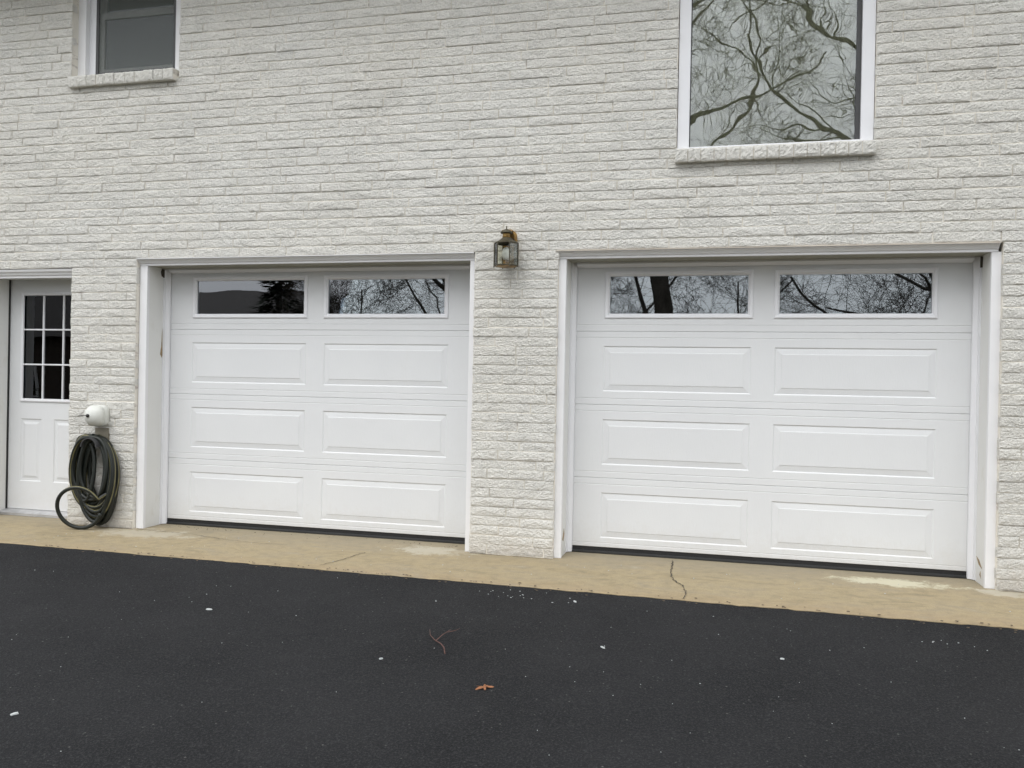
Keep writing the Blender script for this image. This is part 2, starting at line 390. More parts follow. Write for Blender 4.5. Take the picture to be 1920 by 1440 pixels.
# ------------------------------------------------------------------ the house
house = empty('brick_house', (3, 0, 0))
tag(house, 'white painted split-face brick house with two garage doors', 'house')
house.location = (0, 0, 0)
PITCH = .0677
G1, G2 = (-.072, 2.747, -1, 2.166), (3.358, 6.168, -1, 2.166)
EN = (-1.66, -.69, -1, 2.099)
W1, W2 = (-.725, .283, 3.600, 4.62), (4.157, 5.408, 2.775, 4.62)
OPEN = [G1, G2, EN, W1, W2]
WX0, WX1, WZ1 = -4.0, 9.0, 4.695
def is_hole(x, z): return any(a < x < b and c < z < d for a, b, c, d in OPEN)
xs = sorted({WX0, WX1, *[q[0] for q in OPEN], *[q[1] for q in OPEN]}); zs = sorted({-.15, WZ1, *[q[2] for q in OPEN if q[2] > 0], *[q[3] for q in OPEN]})
wall = MB().rects_frame(xs, zs, -.0303, .262, is_hole).build('wall', M['mortar'], house)

# ---- split-face bricks
BH = PITCH - .0060
brick_cache = {}
def brick_arrays(L, seed, hi=True):
    key = (round(L, 3), seed, hi)
    if key in brick_cache: return brick_cache[key]
    nx = max(4, int(L/(.0068 if hi else .06))); nz = 9 if hi else 2
    V = []; F = []
    sx = seed*17.3
    for j in range(nz+1):
        for i in range(nx+1):
            u, v = i/nx, j/nz; x, z = u*L, v*BH
            ex = min(x, L-x); ez = min(z, BH-z)
            e = min(1, (ex+.002)/.010)*min(1, (ez+.003)/.012)
            big = mnoise.noise((x*9+sx, z*16, seed)); mid = mnoise.noise((x*34+sx, z*46, seed+5.5)); fin = mnoise.noise((x*95, z*110+sx, seed+9.1))
            fin2 = mnoise.noise((x*170, z*190+sx, seed+1.7)); rid = 1-abs(mnoise.noise((x*22+z*25+sx, z*30, seed+2.2)))*2
            h = .0042 + .0026*e + (.4+.6*e)*(.0034*big + .0030*mid + .0016*rid) + .0042*fin + .0022*fin2
            # ragged arris
            zz = z + (0 if 0 < j < nz else .0034*mnoise.noise((x*40+sx, j, 3)))
            xx = x + (0 if 0 < i < nx else .0022*mnoise.noise((z*60+sx, i, 4)))
            V.append((xx, -h, zz))
    for j in range(nz):
        for i in range(nx):
            a = j*(nx+1)+i; F.append((a, a+1, a+nx+2, a+nx+1))
    # returns to the back
    ring = [i for i in range(nx+1)] + [(j*(nx+1)+nx) for j in range(1, nz+1)] + [nz*(nx+1)+i for i in range(nx-1, -1, -1)] + [j*(nx+1) for j in range(nz-1, 0, -1)]
    o = len(V)
    for q in ring: V.append((V[q][0], .045, V[q][2]))
    n = len(ring)
    for q in range(n): F.append((ring[q], o+q, o+(q+1) % n, ring[(q+1) % n]))
    brick_cache[key] = (np.array(V), F); return brick_cache[key]
brick_mesh_cache = {}
def brick_mesh(L, seed):
    k = (round(L, 3), seed)
    if k not in brick_mesh_cache:
        V, F = brick_arrays(L, seed); me = bpy.data.meshes.new('brick'); me.from_pydata(V.tolist(), [], F); me.materials.append(M['brick'])
        brick_mesh_cache[k] = me
    return brick_mesh_cache[k]
def project(P):
    D = Vector(P)-Vector(CAM); z = D.dot(fw)
    return 960+1560*D.dot(r2)/z, 720-1560*D.dot(u2)/z, z
rb = random.Random(77)
bricks = []           # x, z, L, dy
FULL = .409
n_course = int(WZ1/PITCH)
for c in range(n_course):
    z = c*PITCH + .004; zc = z+BH/2
    cuts = sorted([(a, b) for a, b, lo, hi_ in OPEN if lo < zc < hi_])
    segs = []; x = WX0
    for a, b in cuts:
        segs.append((x, a)); x = b
    segs.append((x, WX1))
    phase = [0, .55, .22, .78, .40, .9, .12, .66][(c*5) % 8]*FULL + rb.uniform(-.03, .03)
    for a, b in segs:
        # joints on a running grid, pieces shorter than 8 cm are merged with their neighbour
        J = [a]; k0 = math.floor((a-phase)/FULL)
        x = phase + (k0+1)*FULL
        while x < b-.06:
            if x-J[-1] > .09: J.append(x + rb.uniform(-.012, .012))
            x += FULL
        J.append(b)
        for p, q in zip(J[:-1], J[1:]):
            e0 = 0 if p == a and a != WX0 else .004; e1 = 0 if q == b and b != WX1 else .004
            ja = rb.uniform(-.004, .006) if p == a and a != WX0 else 0; jb = rb.uniform(-.006, .004) if q == b and b != WX1 else 0
            bricks.append((p+e0+ja, z + rb.uniform(-.0022, .0022), q-p-e0-e1-ja+jb, rb.uniform(-.0060, .0018)))
vis = []; rest = []
for bk in bricks:
    x, z, L, dy = bk
    u0, v0, d0 = project((x, -.04, z+BH)); u1, v1, d1 = project((x+L, -.04, z))
    w_ = min(u1, 1920)-max(u0, 0); h_ = min(v1, 1440)-max(v0, 0)
    (vis if w_ > 0 and h_ > 0 else rest).append((w_*h_ if w_ > 0 and h_ > 0 else 0, bk))
vis.sort(key=lambda t: -t[0])
YB = -.0285
def q_len(L): return max(.06, round(L/.02)*.02)
for a, (x, z, L, dy) in vis[:300]:
    ql = q_len(L); sd_ = rb.randrange(14) if abs(ql-.40) < .015 else rb.randrange(4)
    link('brick', brick_mesh(ql, sd_), wall, (x, YB+dy, z), (L/ql, 1, 1))
Vs = []; Fs = []; off = 0
for hi, lst in ((True, vis[300:]), (False, rest)):
    for a, (x, z, L, dy) in lst:
        ql = q_len(L); sd_ = rb.randrange(24) if hi else rb.randrange(4)
        V, F = brick_arrays(ql, sd_, hi)
        Vs.append(V*np.array([L/ql, 1, 1])+np.array([x, YB+dy, z])); Fs += [tuple(i+off for i in f) for f in F]; off += len(V)
me = bpy.data.meshes.new('brick_field'); me.from_pydata(np.concatenate(Vs).tolist(), [], Fs); me.materials.append(M['brick'])
tag(link('brick_field', me, wall), kind='stuff')

# interior volume behind the openings, roof overhang above the frame
mb = MB()
for z0, z1 in ((-.08, 2.45), (2.55, 4.66)):
    q = [(WX0+.1, .255, z0), (WX1-.1, .255, z0), (WX1-.1, 4.5, z0), (WX0+.1, 4.5, z0), (WX0+.1, .255, z1), (WX1-.1, .255, z1), (WX1-.1, 4.5, z1), (WX0+.1, 4.5, z1)]
    mb.add(q, [(0, 3, 2, 1), (4, 5, 6, 7), (1, 2, 6, 5), (2, 3, 7, 6), (3, 0, 4, 7)])
mb.build('interior', M['interior'], house)
mb = MB().prism_x([(-.66, 4.70), (-.66, 4.88), (4.0, 6.8), (8.5, 4.88), (8.5, 4.70)], WX0-.4, WX1+.4)
roof = mb.build('roof', M['shingle'], house)
MB().box(WX0-.4, WX1+.4, -.685, -.663, 4.675, 4.86).build('fascia', M['trim'], roof)
MB().box(WX0-.4, WX1+.4, -.66, -.03, 4.677, 4.697).build('soffit', M['trim'], roof)
MB().rects_frame([WX0, WX1], [-.15, WZ1], 8.0, 8.2, lambda x, z: False).box(WX0, WX0+.1, .27, 8, -.15, 4.66).box(WX1-.1, WX1, .27, 8, -.15, 4.66).build('outer_wall', M['mortar'], house)

# ---- garage door openings
DY = .256; WD = 2.702; HT = 2.112; S = .5334; J1 = 1.617
def garage(xo, label, head_col):
    # casing
    frame = MB().box(xo-.069, xo, 0, .03, -.002, HT-.001, 0, .003).build('door_casing', M['trim'], house)
    MB().box(xo+WD, xo+WD+.066, 0, .03, -.002, HT-.001, 0, .003).build('side_casing', M['trim'], frame)
    hd = MB().prism_x([(.025, HT), (-.002, HT), (-.002, HT+.014), (-.012, HT+.018), (-.017, HT+.027), (-.026, HT+.037), (-.039, HT+.043), (-.039, HT+.0495), (.025, HT+.0495)], xo-.070, xo+WD+.037)
    hd.build('head_trim', M['trim'], frame)
    MB().prism_x([(.02, HT+.0497), (-.046, HT+.0497), (-.046, HT+.0465), (-.0475, HT+.0465), (-.0475, HT+.0525), (.02, HT+.0535)], xo-.071, xo+WD+.038).build('drip_cap', head_col, frame)
    MB().box(xo-.03, xo-.003, .0302, .26, -.002, HT+.03).build('jamb', M['jamb'], frame)
    MB().box(xo+WD+.003, xo+WD+.03, .0302, .26, -.002, HT+.03).build('jamb', M['jamb'], frame)
    MB().box(xo-.003, xo+WD+.003, .0255, .262, HT+.003, HT+.03).build('head_jamb', M['head_jamb'], frame)
    st = [(.0, .205), (.012, .203), (.014, .222), (.038, .236), (.041, .2505), (0, .252)]
    def wstrip(flip):
        v = MB(); P = [(xo-.003+a if not flip else xo+WD+.003-a, b) for a, b in st]
        n = len(P); vs = [(x, y, .004) for x, y in P]+[(x, y, HT+.002) for x, y in P]
        v.add(vs, [(i, (i+1) % n, n+(i+1) % n, n+i) for i in range(n)]+[tuple(range(n)), tuple(range(n, 2*n))])
        v.build('weatherstrip', M['vinyl'], frame)
    wstrip(False); wstrip(True)
    MB().prism_x([(.205, HT+.002), (.205, HT-.012), (.24, HT-.030), (.252, HT-.032), (.252, HT+.002)], xo+.041, xo+WD-.041).build('weatherstrip', M['vinyl'], frame)
    # door leaf
    cx = xo+WD/2; xa, xb = xo-.02, xo+WD+.02
    zb = J1-3*S+.030
    P = [(cx-1.112, cx-.077), (cx+.077, cx+1.112)]         # panel columns
    GZ = (1.746, 2.017)                                    # glass height
    GL = [(cx-1.073, cx-.105), (cx+.105, cx+1.073)]
    hole = lambda x, z: any(a < x < b for a, b in GL) and GZ[0] < z < GZ[1]
    leaf = MB().rects_frame(sorted([xa, xb, *GL[0], *GL[1]]), [zb, *GZ, 2.15], DY+.03, DY+.045, hole).build('garage_door', M['door'], house)
    tag(leaf, label)
    for si in range(4):
        z0 = zb if si == 0 else J1-(3-si)*S+.0006
        z1 = 2.15 if si == 3 else J1-(2-si)*S-.0006
        jb, jt = (J1-(3-si)*S), (J1-(2-si)*S)
        rows_ = [(z0, .0035), (z0+.003, 0)]
        gr = []
        if si > 0: gr.append(jb+.046)
        else: gr.append(zb+.03)
        if si < 3: gr.append(jt-.046)
        if si < 3: holes = [(p[0], p[1], jt-.436, jt-.105) for p in P]
        else: holes = [(a-.034, b+.034, GZ[0]-.034, GZ[1]+.034) for a, b in GL]
        prof = rows_ + [q for gz_ in gr for q in ((gz_-.003, 0), (gz_-.0005, .0025), (gz_+.001, .0022), (gz_+.0035, 0))]
        prof += [(holes[0][2], 0), (holes[0][3], 0)]
        prof += [(z1-.003, 0), (z1, .0035)]
        prof.sort()
        xs_ = [xa, holes[0][0], holes[0][1], holes[1][0], holes[1][1], xb]
        sec = MB()
        for j in range(len(prof)-1):
            (za, ya), (zc, yc) = prof[j], prof[j+1]
            for i in range(5):
                if i in (1, 3) and holes[0][2]-1e-6 <= za and zc <= holes[0][3]+1e-6: continue
                sec.add([(xs_[i], DY+ya, za), (xs_[i+1], DY+ya, za), (xs_[i+1], DY+yc, zc), (xs_[i], DY+yc, zc)], [(0, 1, 2, 3)])
        for zz, sgn in ((z0, 0), (z1, 1)):
            sec.add([(xa, DY+.0035, zz), (xb, DY+.0035, zz), (xb, DY+.03, zz), (xa, DY+.03, zz)], [(0, 1, 2, 3)])
        sec.build('door_section', M['door'], leaf)
        for h in holes:
            if si < 3:
                rp = MB(); rings = [(0, 0), (.0015, .0004), (.0085, .0058), (.047, .0012), (.0495, -.0012), (.056, -.0014)]
                L = []
                for ins, dep in rings:
                    L.append([(h[0]+ins, DY+dep, h[2]+ins), (h[1]-ins, DY+dep, h[2]+ins), (h[1]-ins, DY+dep, h[3]-ins), (h[0]+ins, DY+dep, h[3]-ins)])
                vs = [p for r_ in L for p in r_]
                fs = [(4*k_+q, 4*k_+(q+1) % 4, 4*(k_+1)+(q+1) % 4, 4*(k_+1)+q) for k_ in range(len(L)-1) for q in range(4)]
                fs.append(tuple(4*(len(L)-1)+q for q in range(4)))
                rp.add(vs, fs).build('raised_panel', M['door'], leaf)
        if si == 3:
            for (a, b), h in zip(GL, holes):
                wf = MB(); rings = [(0, .001), (0.0, -.006), (.006, -.010), (.022, -.008), (.034, .004), (.034, .022)]
                L = []
                for ins, dep in rings:
                    L.append([(h[0]+ins, DY+dep, h[2]+ins), (h[1]-ins, DY+dep, h[2]+ins), (h[1]-ins, DY+dep, h[3]-ins), (h[0]+ins, DY+dep, h[3]-ins)])
                vs = [p for r_ in L for p in r_]
                fs = [(4*k_+q, 4*k_+(q+1) % 4, 4*(k_+1)+(q+1) % 4, 4*(k_+1)+q) for k_ in range(len(L)-1) for q in range(4)]
                wf.add(vs, fs).build('window_frame', M['vinyl'], leaf)
                MB().box(a-.01, b+.01, DY+.014, DY+.018, GZ[0]-.01, GZ[1]+.01).build('pane', M['glass'], leaf)
    MB().box(xo+.001, xo+WD-.001, DY+.006, DY+.03, .016, zb-.001).build('bottom_retainer', M['rubber'], leaf)
    MB().prism_x([(DY+.028, .0165), (DY+.002, .020), (DY-.010, .013), (DY-.010, .004), (DY+.004, -.003), (DY+.028, -.003)], xo+.001, xo+WD-.001).build('bottom_seal', M['seal_grey'], leaf)
    return frame, leaf
cap_tan = mk_trim('stained_drip_cap', (.55, .50, .44), .5)
f1, g1 = garage(0.0, 'left garage door, beside the hanging hose', M['trim'])
f2, g2 = garage(3.410, 'right garage door, under the large window', cap_tan)
def patch(parent, pts, x, dx, mat):       # small scar on a jamb face (plane x = const), thin chip
    vs = [(x, y, z) for y, z in pts] + [(x+dx, y, z) for y, z in pts]; n = len(pts)
    MB().add(vs, [tuple(range(n)), tuple(range(n, 2*n))] + [(i, (i+1) % n, n+(i+1) % n, n+i) for i in range(n)]).build('bare_wood_scar', mat, parent)
patch(f1, [(.20, 1.62), (.204, 1.40), (.196, 1.38), (.176, 1.41), (.19, 1.47), (.195, 1.56)], -.0031, .0015, M['wood'])
patch(f1, [(.2045, 2.105), (.2045, 2.04), (.18, 2.05), (.17, 2.085), (.182, 2.108)], -.0031, .012, M['crack'])
patch(f2, [(.19, .165), (.14, .12), (.07, .105), (.13, .15)], 3.410+WD+.0031, -.0015, M['wood'])
patch(f2, [(.12, .06), (.09, .04), (.10, .085)], 3.410+WD+.0031, -.0015, M['wood'])
patch(f2, [(.12, .19), (.09, .15), (.06, .12), (.10, .10), (.14, .15)], 3.410-.0031, .0015, M['wood'])
patch(f2, [(.2045, 2.11), (.2045, 2.04), (.19, 2.04), (.187, 2.11)], 3.410+WD+.0031, -.012, M['crack'])

# ---- entry door (left edge of the photograph)
ED = .25
ef = MB().box(-1.66, -1.578, .0, .03, -.002, 2.03).build('entry_casing', M['trim'], house)
MB().prism_x([(.03, 2.025), (.0, 2.025), (-.002, 2.042), (-.012, 2.048), (-.018, 2.062), (-.03, 2.074), (-.036, 2.092), (.03, 2.092)], -1.66, -.689).build('head_trim', M['trim'], ef)
MB().box(-1.60, -1.578, .0302, .26, .03, 2.05).build('jamb', M['jamb'], ef)
MB().box(-.662, -.645, .03, .26, .03, 2.05).build('jamb', M['jamb'], ef)
MB().box(-1.578, -.662, .0302, .26, 2.043, 2.07).build('head_jamb', M['jamb'], ef)
MB().box(-1.5778, -1.572, .235, .249, .04, 2.043).build('weatherstrip', M['rubber'], ef)
th = MB().prism_x([(.165, 0.001), (.165, .022), (.195, .038), (.25, .043), (.30, .043), (.30, .001)], -1.575, -.665).build('threshold', M['alu'], ef)
lx0, lx1 = -1.425, -.82; lz0, lz1 = 1.01, 1.905
mw = .013
cw = (lx1-lx0-2*mw)/3; ch = (lz1-lz0-2*mw)/3
px_ = [(-1.452, -1.225), (-1.103, -.80)]
holes = [(lx0, lx1, lz0, lz1)] + [(a, b, .285, .838) for a, b in px_]
hfun = lambda x, z: any(a < x < b and c < z < d for a, b, c, d in holes)
ent = MB().rects_frame(sorted({-1.570, -.664, *[h[0] for h in holes], *[h[1] for h in holes]}), sorted({.046, 2.043, *[h[2] for h in holes], *[h[3] for h in holes]}), ED, ED+.044, hfun)
entry = ent.build('entry_door', M['door'], house); tag(entry, 'white entry door with nine small panes, left of the hose')
lf = MB(); rings = [(-.028, .0), (-.028, -.008), (-.02, -.012), (-.004, -.010), (0, 0), (0, .02)]
vs = []
for ins, dep in rings: vs += [(lx0+ins, ED+dep, lz0+ins), (lx1-ins, ED+dep, lz0+ins), (lx1-ins, ED+dep, lz1-ins), (lx0+ins, ED+dep, lz1-ins)]
lf.add(vs, [(4*k_+q, 4*k_+(q+1) % 4, 4*(k_+1)+(q+1) % 4, 4*(k_+1)+q) for k_ in range(5) for q in range(4)]); lf.build('lite_frame', M['vinyl'], entry)
for i in (1, 2):
    x = lx0+i*cw+(i-1)*mw; MB().box(x, x+mw, ED-.004, ED+.018, lz0, lz1, 0, .003).build('muntin', M['vinyl'], entry)
    z = lz0+i*ch+(i-1)*mw
    MB().box(lx0, lx1, ED-.0065, ED+.0175, z, z+mw, 0, .003).build('muntin', M['vinyl'], entry)
for i in range(3):
    for j in range(3):
        x = lx0+i*(cw+mw); z = lz0+j*(ch+mw)
        MB().box(x+.0005, x+cw-.0005, ED+.010, ED+.014, z+.0005, z+ch-.0005).build('pane', M['entry_glass'], entry)
for h in holes[1:]:
    rings = [(0, 0), (.004, .0), (.012, .007), (.032, .007), (.05, .001), (.052, 0)]; vs = []
    for ins, dep in rings: vs += [(h[0]+ins, ED+dep, h[2]+ins), (h[1]-ins, ED+dep, h[2]+ins), (h[1]-ins, ED+dep, h[3]-ins), (h[0]+ins, ED+dep, h[3]-ins)]
    fs = [(4*k_+q, 4*k_+(q+1) % 4, 4*(k_+1)+(q+1) % 4, 4*(k_+1)+q) for k_ in range(5) for q in range(4)] + [(20, 21, 22, 23)]
    MB().add(vs, fs).build('raised_panel', M['door'], entry)
MB().box(-1.569, -.665, ED+.004, ED+.04, .0435, .0455).build('door_sweep', M['rubber'], entry)

# ---- upper windows
def sill(parent, x0, x1, zt, zb, n, seed):
    r = random.Random(seed); x = x0; ww = (x1-x0)/n; cuts = [x0] + [x0+ww*i + r.uniform(-.006, .006) for i in range(1, n)] + [x1]
    for i in range(n):
        a, b = cuts[i]+.003, cuts[i+1]-.003; H = zt-zb; D = .086 + r.uniform(-.004, .006)
        nx, nz, nyd = 9, 9, 6; vs = []; fs = []
        path = [('f', j/nz) for j in range(nz+1)] + [('t', j/nyd) for j in range(1, nyd+1)]
        path = [('u', j/4) for j in range(4)] + path
        for k_, t in path:
            for q in range(nx+1):
                xx = a+(b-a)*q/nx; e = min(1, min(q, nx-q)/1.6)
                nn = mnoise.noise((xx*38+i*7.7, t*3.3+i*3.1, seed+(0 if k_ == 'f' else 7))); n2 = mnoise.noise((xx*130+i*5.1, t*12, seed+3))
                if k_ == 'u': vs.append((xx, .03-(.03+D-.006)*t, zb+.003*nn))
                elif k_ == 'f':
                    ez = min(1, min(t, 1-t)*7); vs.append((xx, -D-.006*e*ez*(.5+nn) - .007*n2*ez + .004*(1-ez), zb+H*t+.003*nn*(1-ez)))
                else: vs.append((xx, -D+.004+(D+.03)*t, zt+.012*t+.0025*n2*(1-t)))
        w_ = nx+1; rws = len(path)
        fs = [(j*w_+q, j*w_+q+1, (j+1)*w_+q+1, (j+1)*w_+q) for j in range(rws-1) for q in range(nx)]
        # end caps
        for q in (0, nx): fs.append(tuple(j*w_+q for j in range(rws)))
        MB().add(vs, fs).build('sill_brick', M['brick'], parent)
    MB().box(x0+.002, x1-.002, -.078, .03, zb+.006, zt-.003).build('sill_mortar', M['mortar'], parent)
# small double-hung window, upper left
cs = MB()
ZB1 = 3.70
cs.box(-.7248, -.652, .033, .10, 3.655, 4.62).box(.205, .2828, .033, .10, 3.655, 4.62)
cs.box(-.652, .205, .033, .10, 4.55, 4.62).prism_x([(.022, 3.655), (.022, 3.683), (.04, 3.690), (.10, 3.696), (.10, 3.655)], -.652, .205)
win = cs.build('window', M['trim'], house); tag(win, 'small double-hung window with a dark screen, upper left')
MB().box(-.6518, -.590, .075, .13, 3.697, 4.55).box(.165, .2048, .075, .13, 3.697, 4.55).build('blind_stop', M['vinyl'], win)
MB().rects_frame([-.589, -.566, .142, .164], [3.698, 3.722, 4.52, 4.549], .078, .090, lambda x, z: -.566 < x < .142 and 3.722 < z < 4.52).build('screen_frame', M['dark_frame'], win)
MB().box(-.566, .142, .083, .085, 3.722, 4.52).build('insect_screen', M['screen'], win)
MB().rects_frame([-.589, -.528, .125, .164], [3.698, 3.755, 4.170, 4.225], .100, .128, lambda x, z: -.528 < x < .125 and 3.755 < z < 4.170).build('lower_sash', M['sash'], win)
MB().rects_frame([-.589, -.535, .13, .164], [4.2252, 4.24, 4.50, 4.549], .129, .15, lambda x, z: -.535 < x < .13 and 4.24 < z < 4.50).build('upper_sash', M['sash'], win)
MB().box(-.528, .125, .112, .116, 3.755, 4.170).build('pane', M['picture_glass'], win)
MB().box(-.535, .13, .138, .142, 4.24, 4.50).build('pane', M['glass'], win)
sill(win, -.722, .266, 3.648, 3.562, 11, 21)
# big picture window, upper right
fr = MB().rects_frame([4.162, 4.238, 5.326, 5.404], [2.8275, 2.852, 4.54, 4.615], -.016, .07, lambda x, z: 4.238 < x < 5.326 and 2.852 < z < 4.54)
pw = fr.build('window', M['vinyl'], house); tag(pw, 'large picture window reflecting bare trees, upper right')
MB().rects_frame([4.2385, 4.2445, 5.296, 5.3255], [2.8525, 2.857, 4.52, 4.5395], .012, .040, lambda x, z: 4.2445 < x < 5.296 and 2.857 < z < 4.52).build('dark_reveal_edge', M['dark_frame'], pw)  # dark edge stands in for the shadowed inner reveal, widest on the right
MB().box(4.2445, 5.296, .020, .026, 2.857, 4.52).build('pane', M['picture_glass'], pw)
# added sheet close behind the glass, its pale colour veils the dark reflections
sh = MB(); n = 60
vs = [(4.2386+(5.3254-4.2386)*i/n, .048+.004*math.sin(i*.9), z) for z in (2.8526, 4.5394) for i in range(n+1)]
sh.add(vs, [(i, i+1, n+2+i, n+1+i) for i in range(n)]).build('veil_sheet', M['veil_sheet'], pw, True)
sill(pw, 4.150, 5.415, 2.826, 2.738, 15, 33)

# ------------------------------------------------------------------ wall lantern
LX, LY = 3.008, -.150
lan = empty('wall_lantern', (0, 0, 0)); tag(lan, 'tarnished brass six-sided wall lantern between the garage doors', 'lantern')
arch = [(LX+.052*math.cos(t), 2.265+.05*math.sin(t)) for t in [math.pi*i/12 for i in range(13)]] + [(LX-.052, 2.10), (LX-.03, 2.075), (LX+.03, 2.075), (LX+.052, 2.10)]
MB().poly_y(arch, -.062, -.028).build('backplate', M['brass'], lan)
arm = [(LX, -.06, 2.24), (LX, -.09, 2.285), (LX, -.115, 2.303), (LX, -.14, 2.300), (LX, -.15, 2.285)]
vs = []; 
for x_, hw in ((0, .036),):
    for p in arm: vs += [(LX-hw, p[1], p[2]), (LX+hw, p[1], p[2])]
    for p in arm: vs += [(LX-hw, p[1]+.004, p[2]-.008), (LX+hw, p[1]+.004, p[2]-.008)]
n = len(arm); fs = [(2*i, 2*i+1, 2*i+3, 2*i+2) for i in range(n-1)] + [(2*n+2*i+1, 2*n+2*i, 2*n+2*i+2, 2*n+2*i+3) for i in range(n-1)] + [(2*i, 2*i+2, 2*n+2*i+2, 2*n+2*i) for i in range(n-1)] + [(2*i+3, 2*i+1, 2*n+2*i+1, 2*n+2*i+3) for i in range(n-1)]
MB().add(vs, fs).build('arm', M['brass'], lan)
MB().lathe([(.010, .268-.268), (.040, .0), (.043, .006), (.036, .018), (.020, .027), (.006, .031), (.004, .040), (.006, .045), (.003, .052), (.001, .055)], (LX, LY, 2.272), 'z', 20).build('cap', M['verdigris'], lan, True)
MB().lathe([(.028, 0), (.025, .02), (.030, .04)], (LX, LY, 2.238), 'z', 16).build('neck', M['brass'], lan, True)
MB().lathe([(.086, 0), (.086, .004), (.052, .020), (.036, .034), (.027, .040)], (LX, LY, 2.205), 'z', 6).build('roof', M['verdigris'], lan)
HX = [(LX+.086*math.cos(math.pi*i/3), LY+.086*math.sin(math.pi*i/3)) for i in range(6)]
def hexring(z): return MB().tube([(HX[i % 6][0], HX[i % 6][1], z) for i in range(7)], .0045, 6)
cage = hexring(2.047).build('bottom_ring', M['verdigris'], lan)
hexring(2.203).build('top_ring', M['verdigris'], lan)
for i in range(6):
    MB().tube([(HX[i][0], HX[i][1], 2.037), (HX[i][0], HX[i][1], 2.205)], .0046, 6).build('corner_bar', M['verdigris'], cage)
    a, b = HX[i], HX[(i+1) % 6]
    vs = [(a[0], a[1], 2.05), (b[0], b[1], 2.05), (b[0], b[1], 2.20), (a[0], a[1], 2.20)]
    k_ = .97; vs += [(LX+(p[0]-LX)*k_, LY+(p[1]-LY)*k_, p[2]) for p in vs]
    MB().add(vs, [(0, 1, 2, 3), (7, 6, 5, 4), (0, 4, 5, 1), (1, 5, 6, 2), (2, 6, 7, 3), (3, 7, 4, 0)]).build('pane', M['lamp_glass'], cage)
MB().lathe([(.072, 0), (.080, .003), (.030, .012), (.021, .014), (.021, .045), (.018, .047)], (LX, LY, 2.040), 'z', 6).build('socket_base', M['brass'], lan)
MB().lathe([(.016, 0), (.026, .018), (.030, .045), (.026, .072), (.012, .088), (.003, .092)], (LX, LY, 2.086), 'z', 18).build('bulb', M['frost'], lan, True)

# ------------------------------------------------------------------ faucet cover, hose hanger, hose
fx, fz = -.375, .900
fc = empty('faucet_cover', (0, 0, 0)); tag(fc, 'white foam faucet cover with black knob above the coiled hose', 'faucet cover')
dome = MB(); o = []; nS = 28
prof = [(.080, .0), (.096, .004), (.099, .03), (.099, .058), (.093, .062), (.093, .068), (.098, .072), (.092, .105), (.076, .135), (.050, .155), (.022, .163), (.002, .165)]
vs = []; fs = []
for r_, h in prof:
    k_ = 2+2.2*max(0, 1-h/.13)         # rounded square at the wall, round at the tip
    for j in range(nS):
        t = 2*math.pi*j/nS; c_, s_ = math.cos(t), math.sin(t)
        q = (abs(c_)**k_+abs(s_)**k_)**(-1/k_)
        vs.append((fx+.84*r_*q*c_, -.040-.88*h, fz+.86*r_*q*s_))
fs = [(i*nS+j, i*nS+(j+1) % nS, (i+1)*nS+(j+1) % nS, (i+1)*nS+j) for i in range(len(prof)-1) for j in range(nS)]
fs.append(tuple(range((len(prof)-1)*nS, len(prof)*nS)))
dome.add(vs, fs).build('shell', M['foam'], fc, True)
MB().lathe([(.013, 0), (.014, .010), (.008, .016), (.002, .018)], (fx-.004, -.183, fz+.003), 'y', 14).build('knob', M['rubber'], fc, True)
MB().tube([(fx-.004, -.196, fz+.004), (fx-.03, -.202, fz+.006), (fx-.075, -.205, fz-.001)], .0028, 6).build('cord', M['rubber'], fc)
hg = empty('hose_hanger', (0, 0, 0)); tag(hg, 'grey metal hose hanger bracket on the wall under the faucet cover', 'hose hanger')
MB().box(-.425, -.300, -.050, -.030, .66, .80).build('back_plate', M['steel'], hg)
ar = [(-.36+.075*math.cos(t), .655+.075*math.sin(t)) for t in [math.pi*i/10 for i in range(11)]]
sad = MB(); 
for y0, y1 in ((-.20, -.048),):
    outer = ar; inner = [(-.36+.067*math.cos(t), .655+.067*math.sin(t)) for t in [math.pi*i/10 for i in range(11)]][::-1]
    for i in range(10):
        q = [ar[i], ar[i+1], (inner[10-i-1]), (inner[10-i])]
        sad.poly_y(q, y0, y1)
sad.build('saddle', M['dark_frame'], hg)
hr = random.Random(12)
hose = MB(); path = []
def loop(cx_, cz_, a, b, y, ph, tilt, n=44, y2=None):
    for i in range(n):
        t = i/n; th = math.pi/2 + 2*math.pi*t + ph
        # elongated hanging loop: narrow shoulders, fuller belly
        xx = cx_ + a*math.cos(th)*(1+.10*math.sin(th)*-1) + tilt*math.sin(th)
        zz = cz_ + b*math.sin(th)
        path.append((xx + .006*math.sin(3*th+ph), y+(y2-y if y2 is not None else 0)*t + .010*math.sin(2*th+ph*3), zz))
TOP = .745
specs = []
for i in range(9):
    a = [.205, .195, .175, .15, .185, .20, .16, .13, .19][i]; b = [.305, .29, .275, .27, .30, .285, .26, .25, .295][i]
    specs.append((-.372+hr.uniform(-.012, .012)+(.205-a)*.25*(1 if i % 2 else -1), TOP-b+hr.uniform(-.02, .005), a, b, -.080-.010*i, hr.uniform(-.15, .15), hr.uniform(-.02, .02)))
for i in range(6):
    a = [.11, .14, .09, .125, .10, .17][i]; b = [.27, .28, .25, .285, .265, .275][i]
    specs.append((-.372+(.195-a)*(-.8 if i % 3 else .55), TOP-b+hr.uniform(-.015, .0), a, b, -.085-.012*i, hr.uniform(-.2, .2), hr.uniform(-.03, .03)))
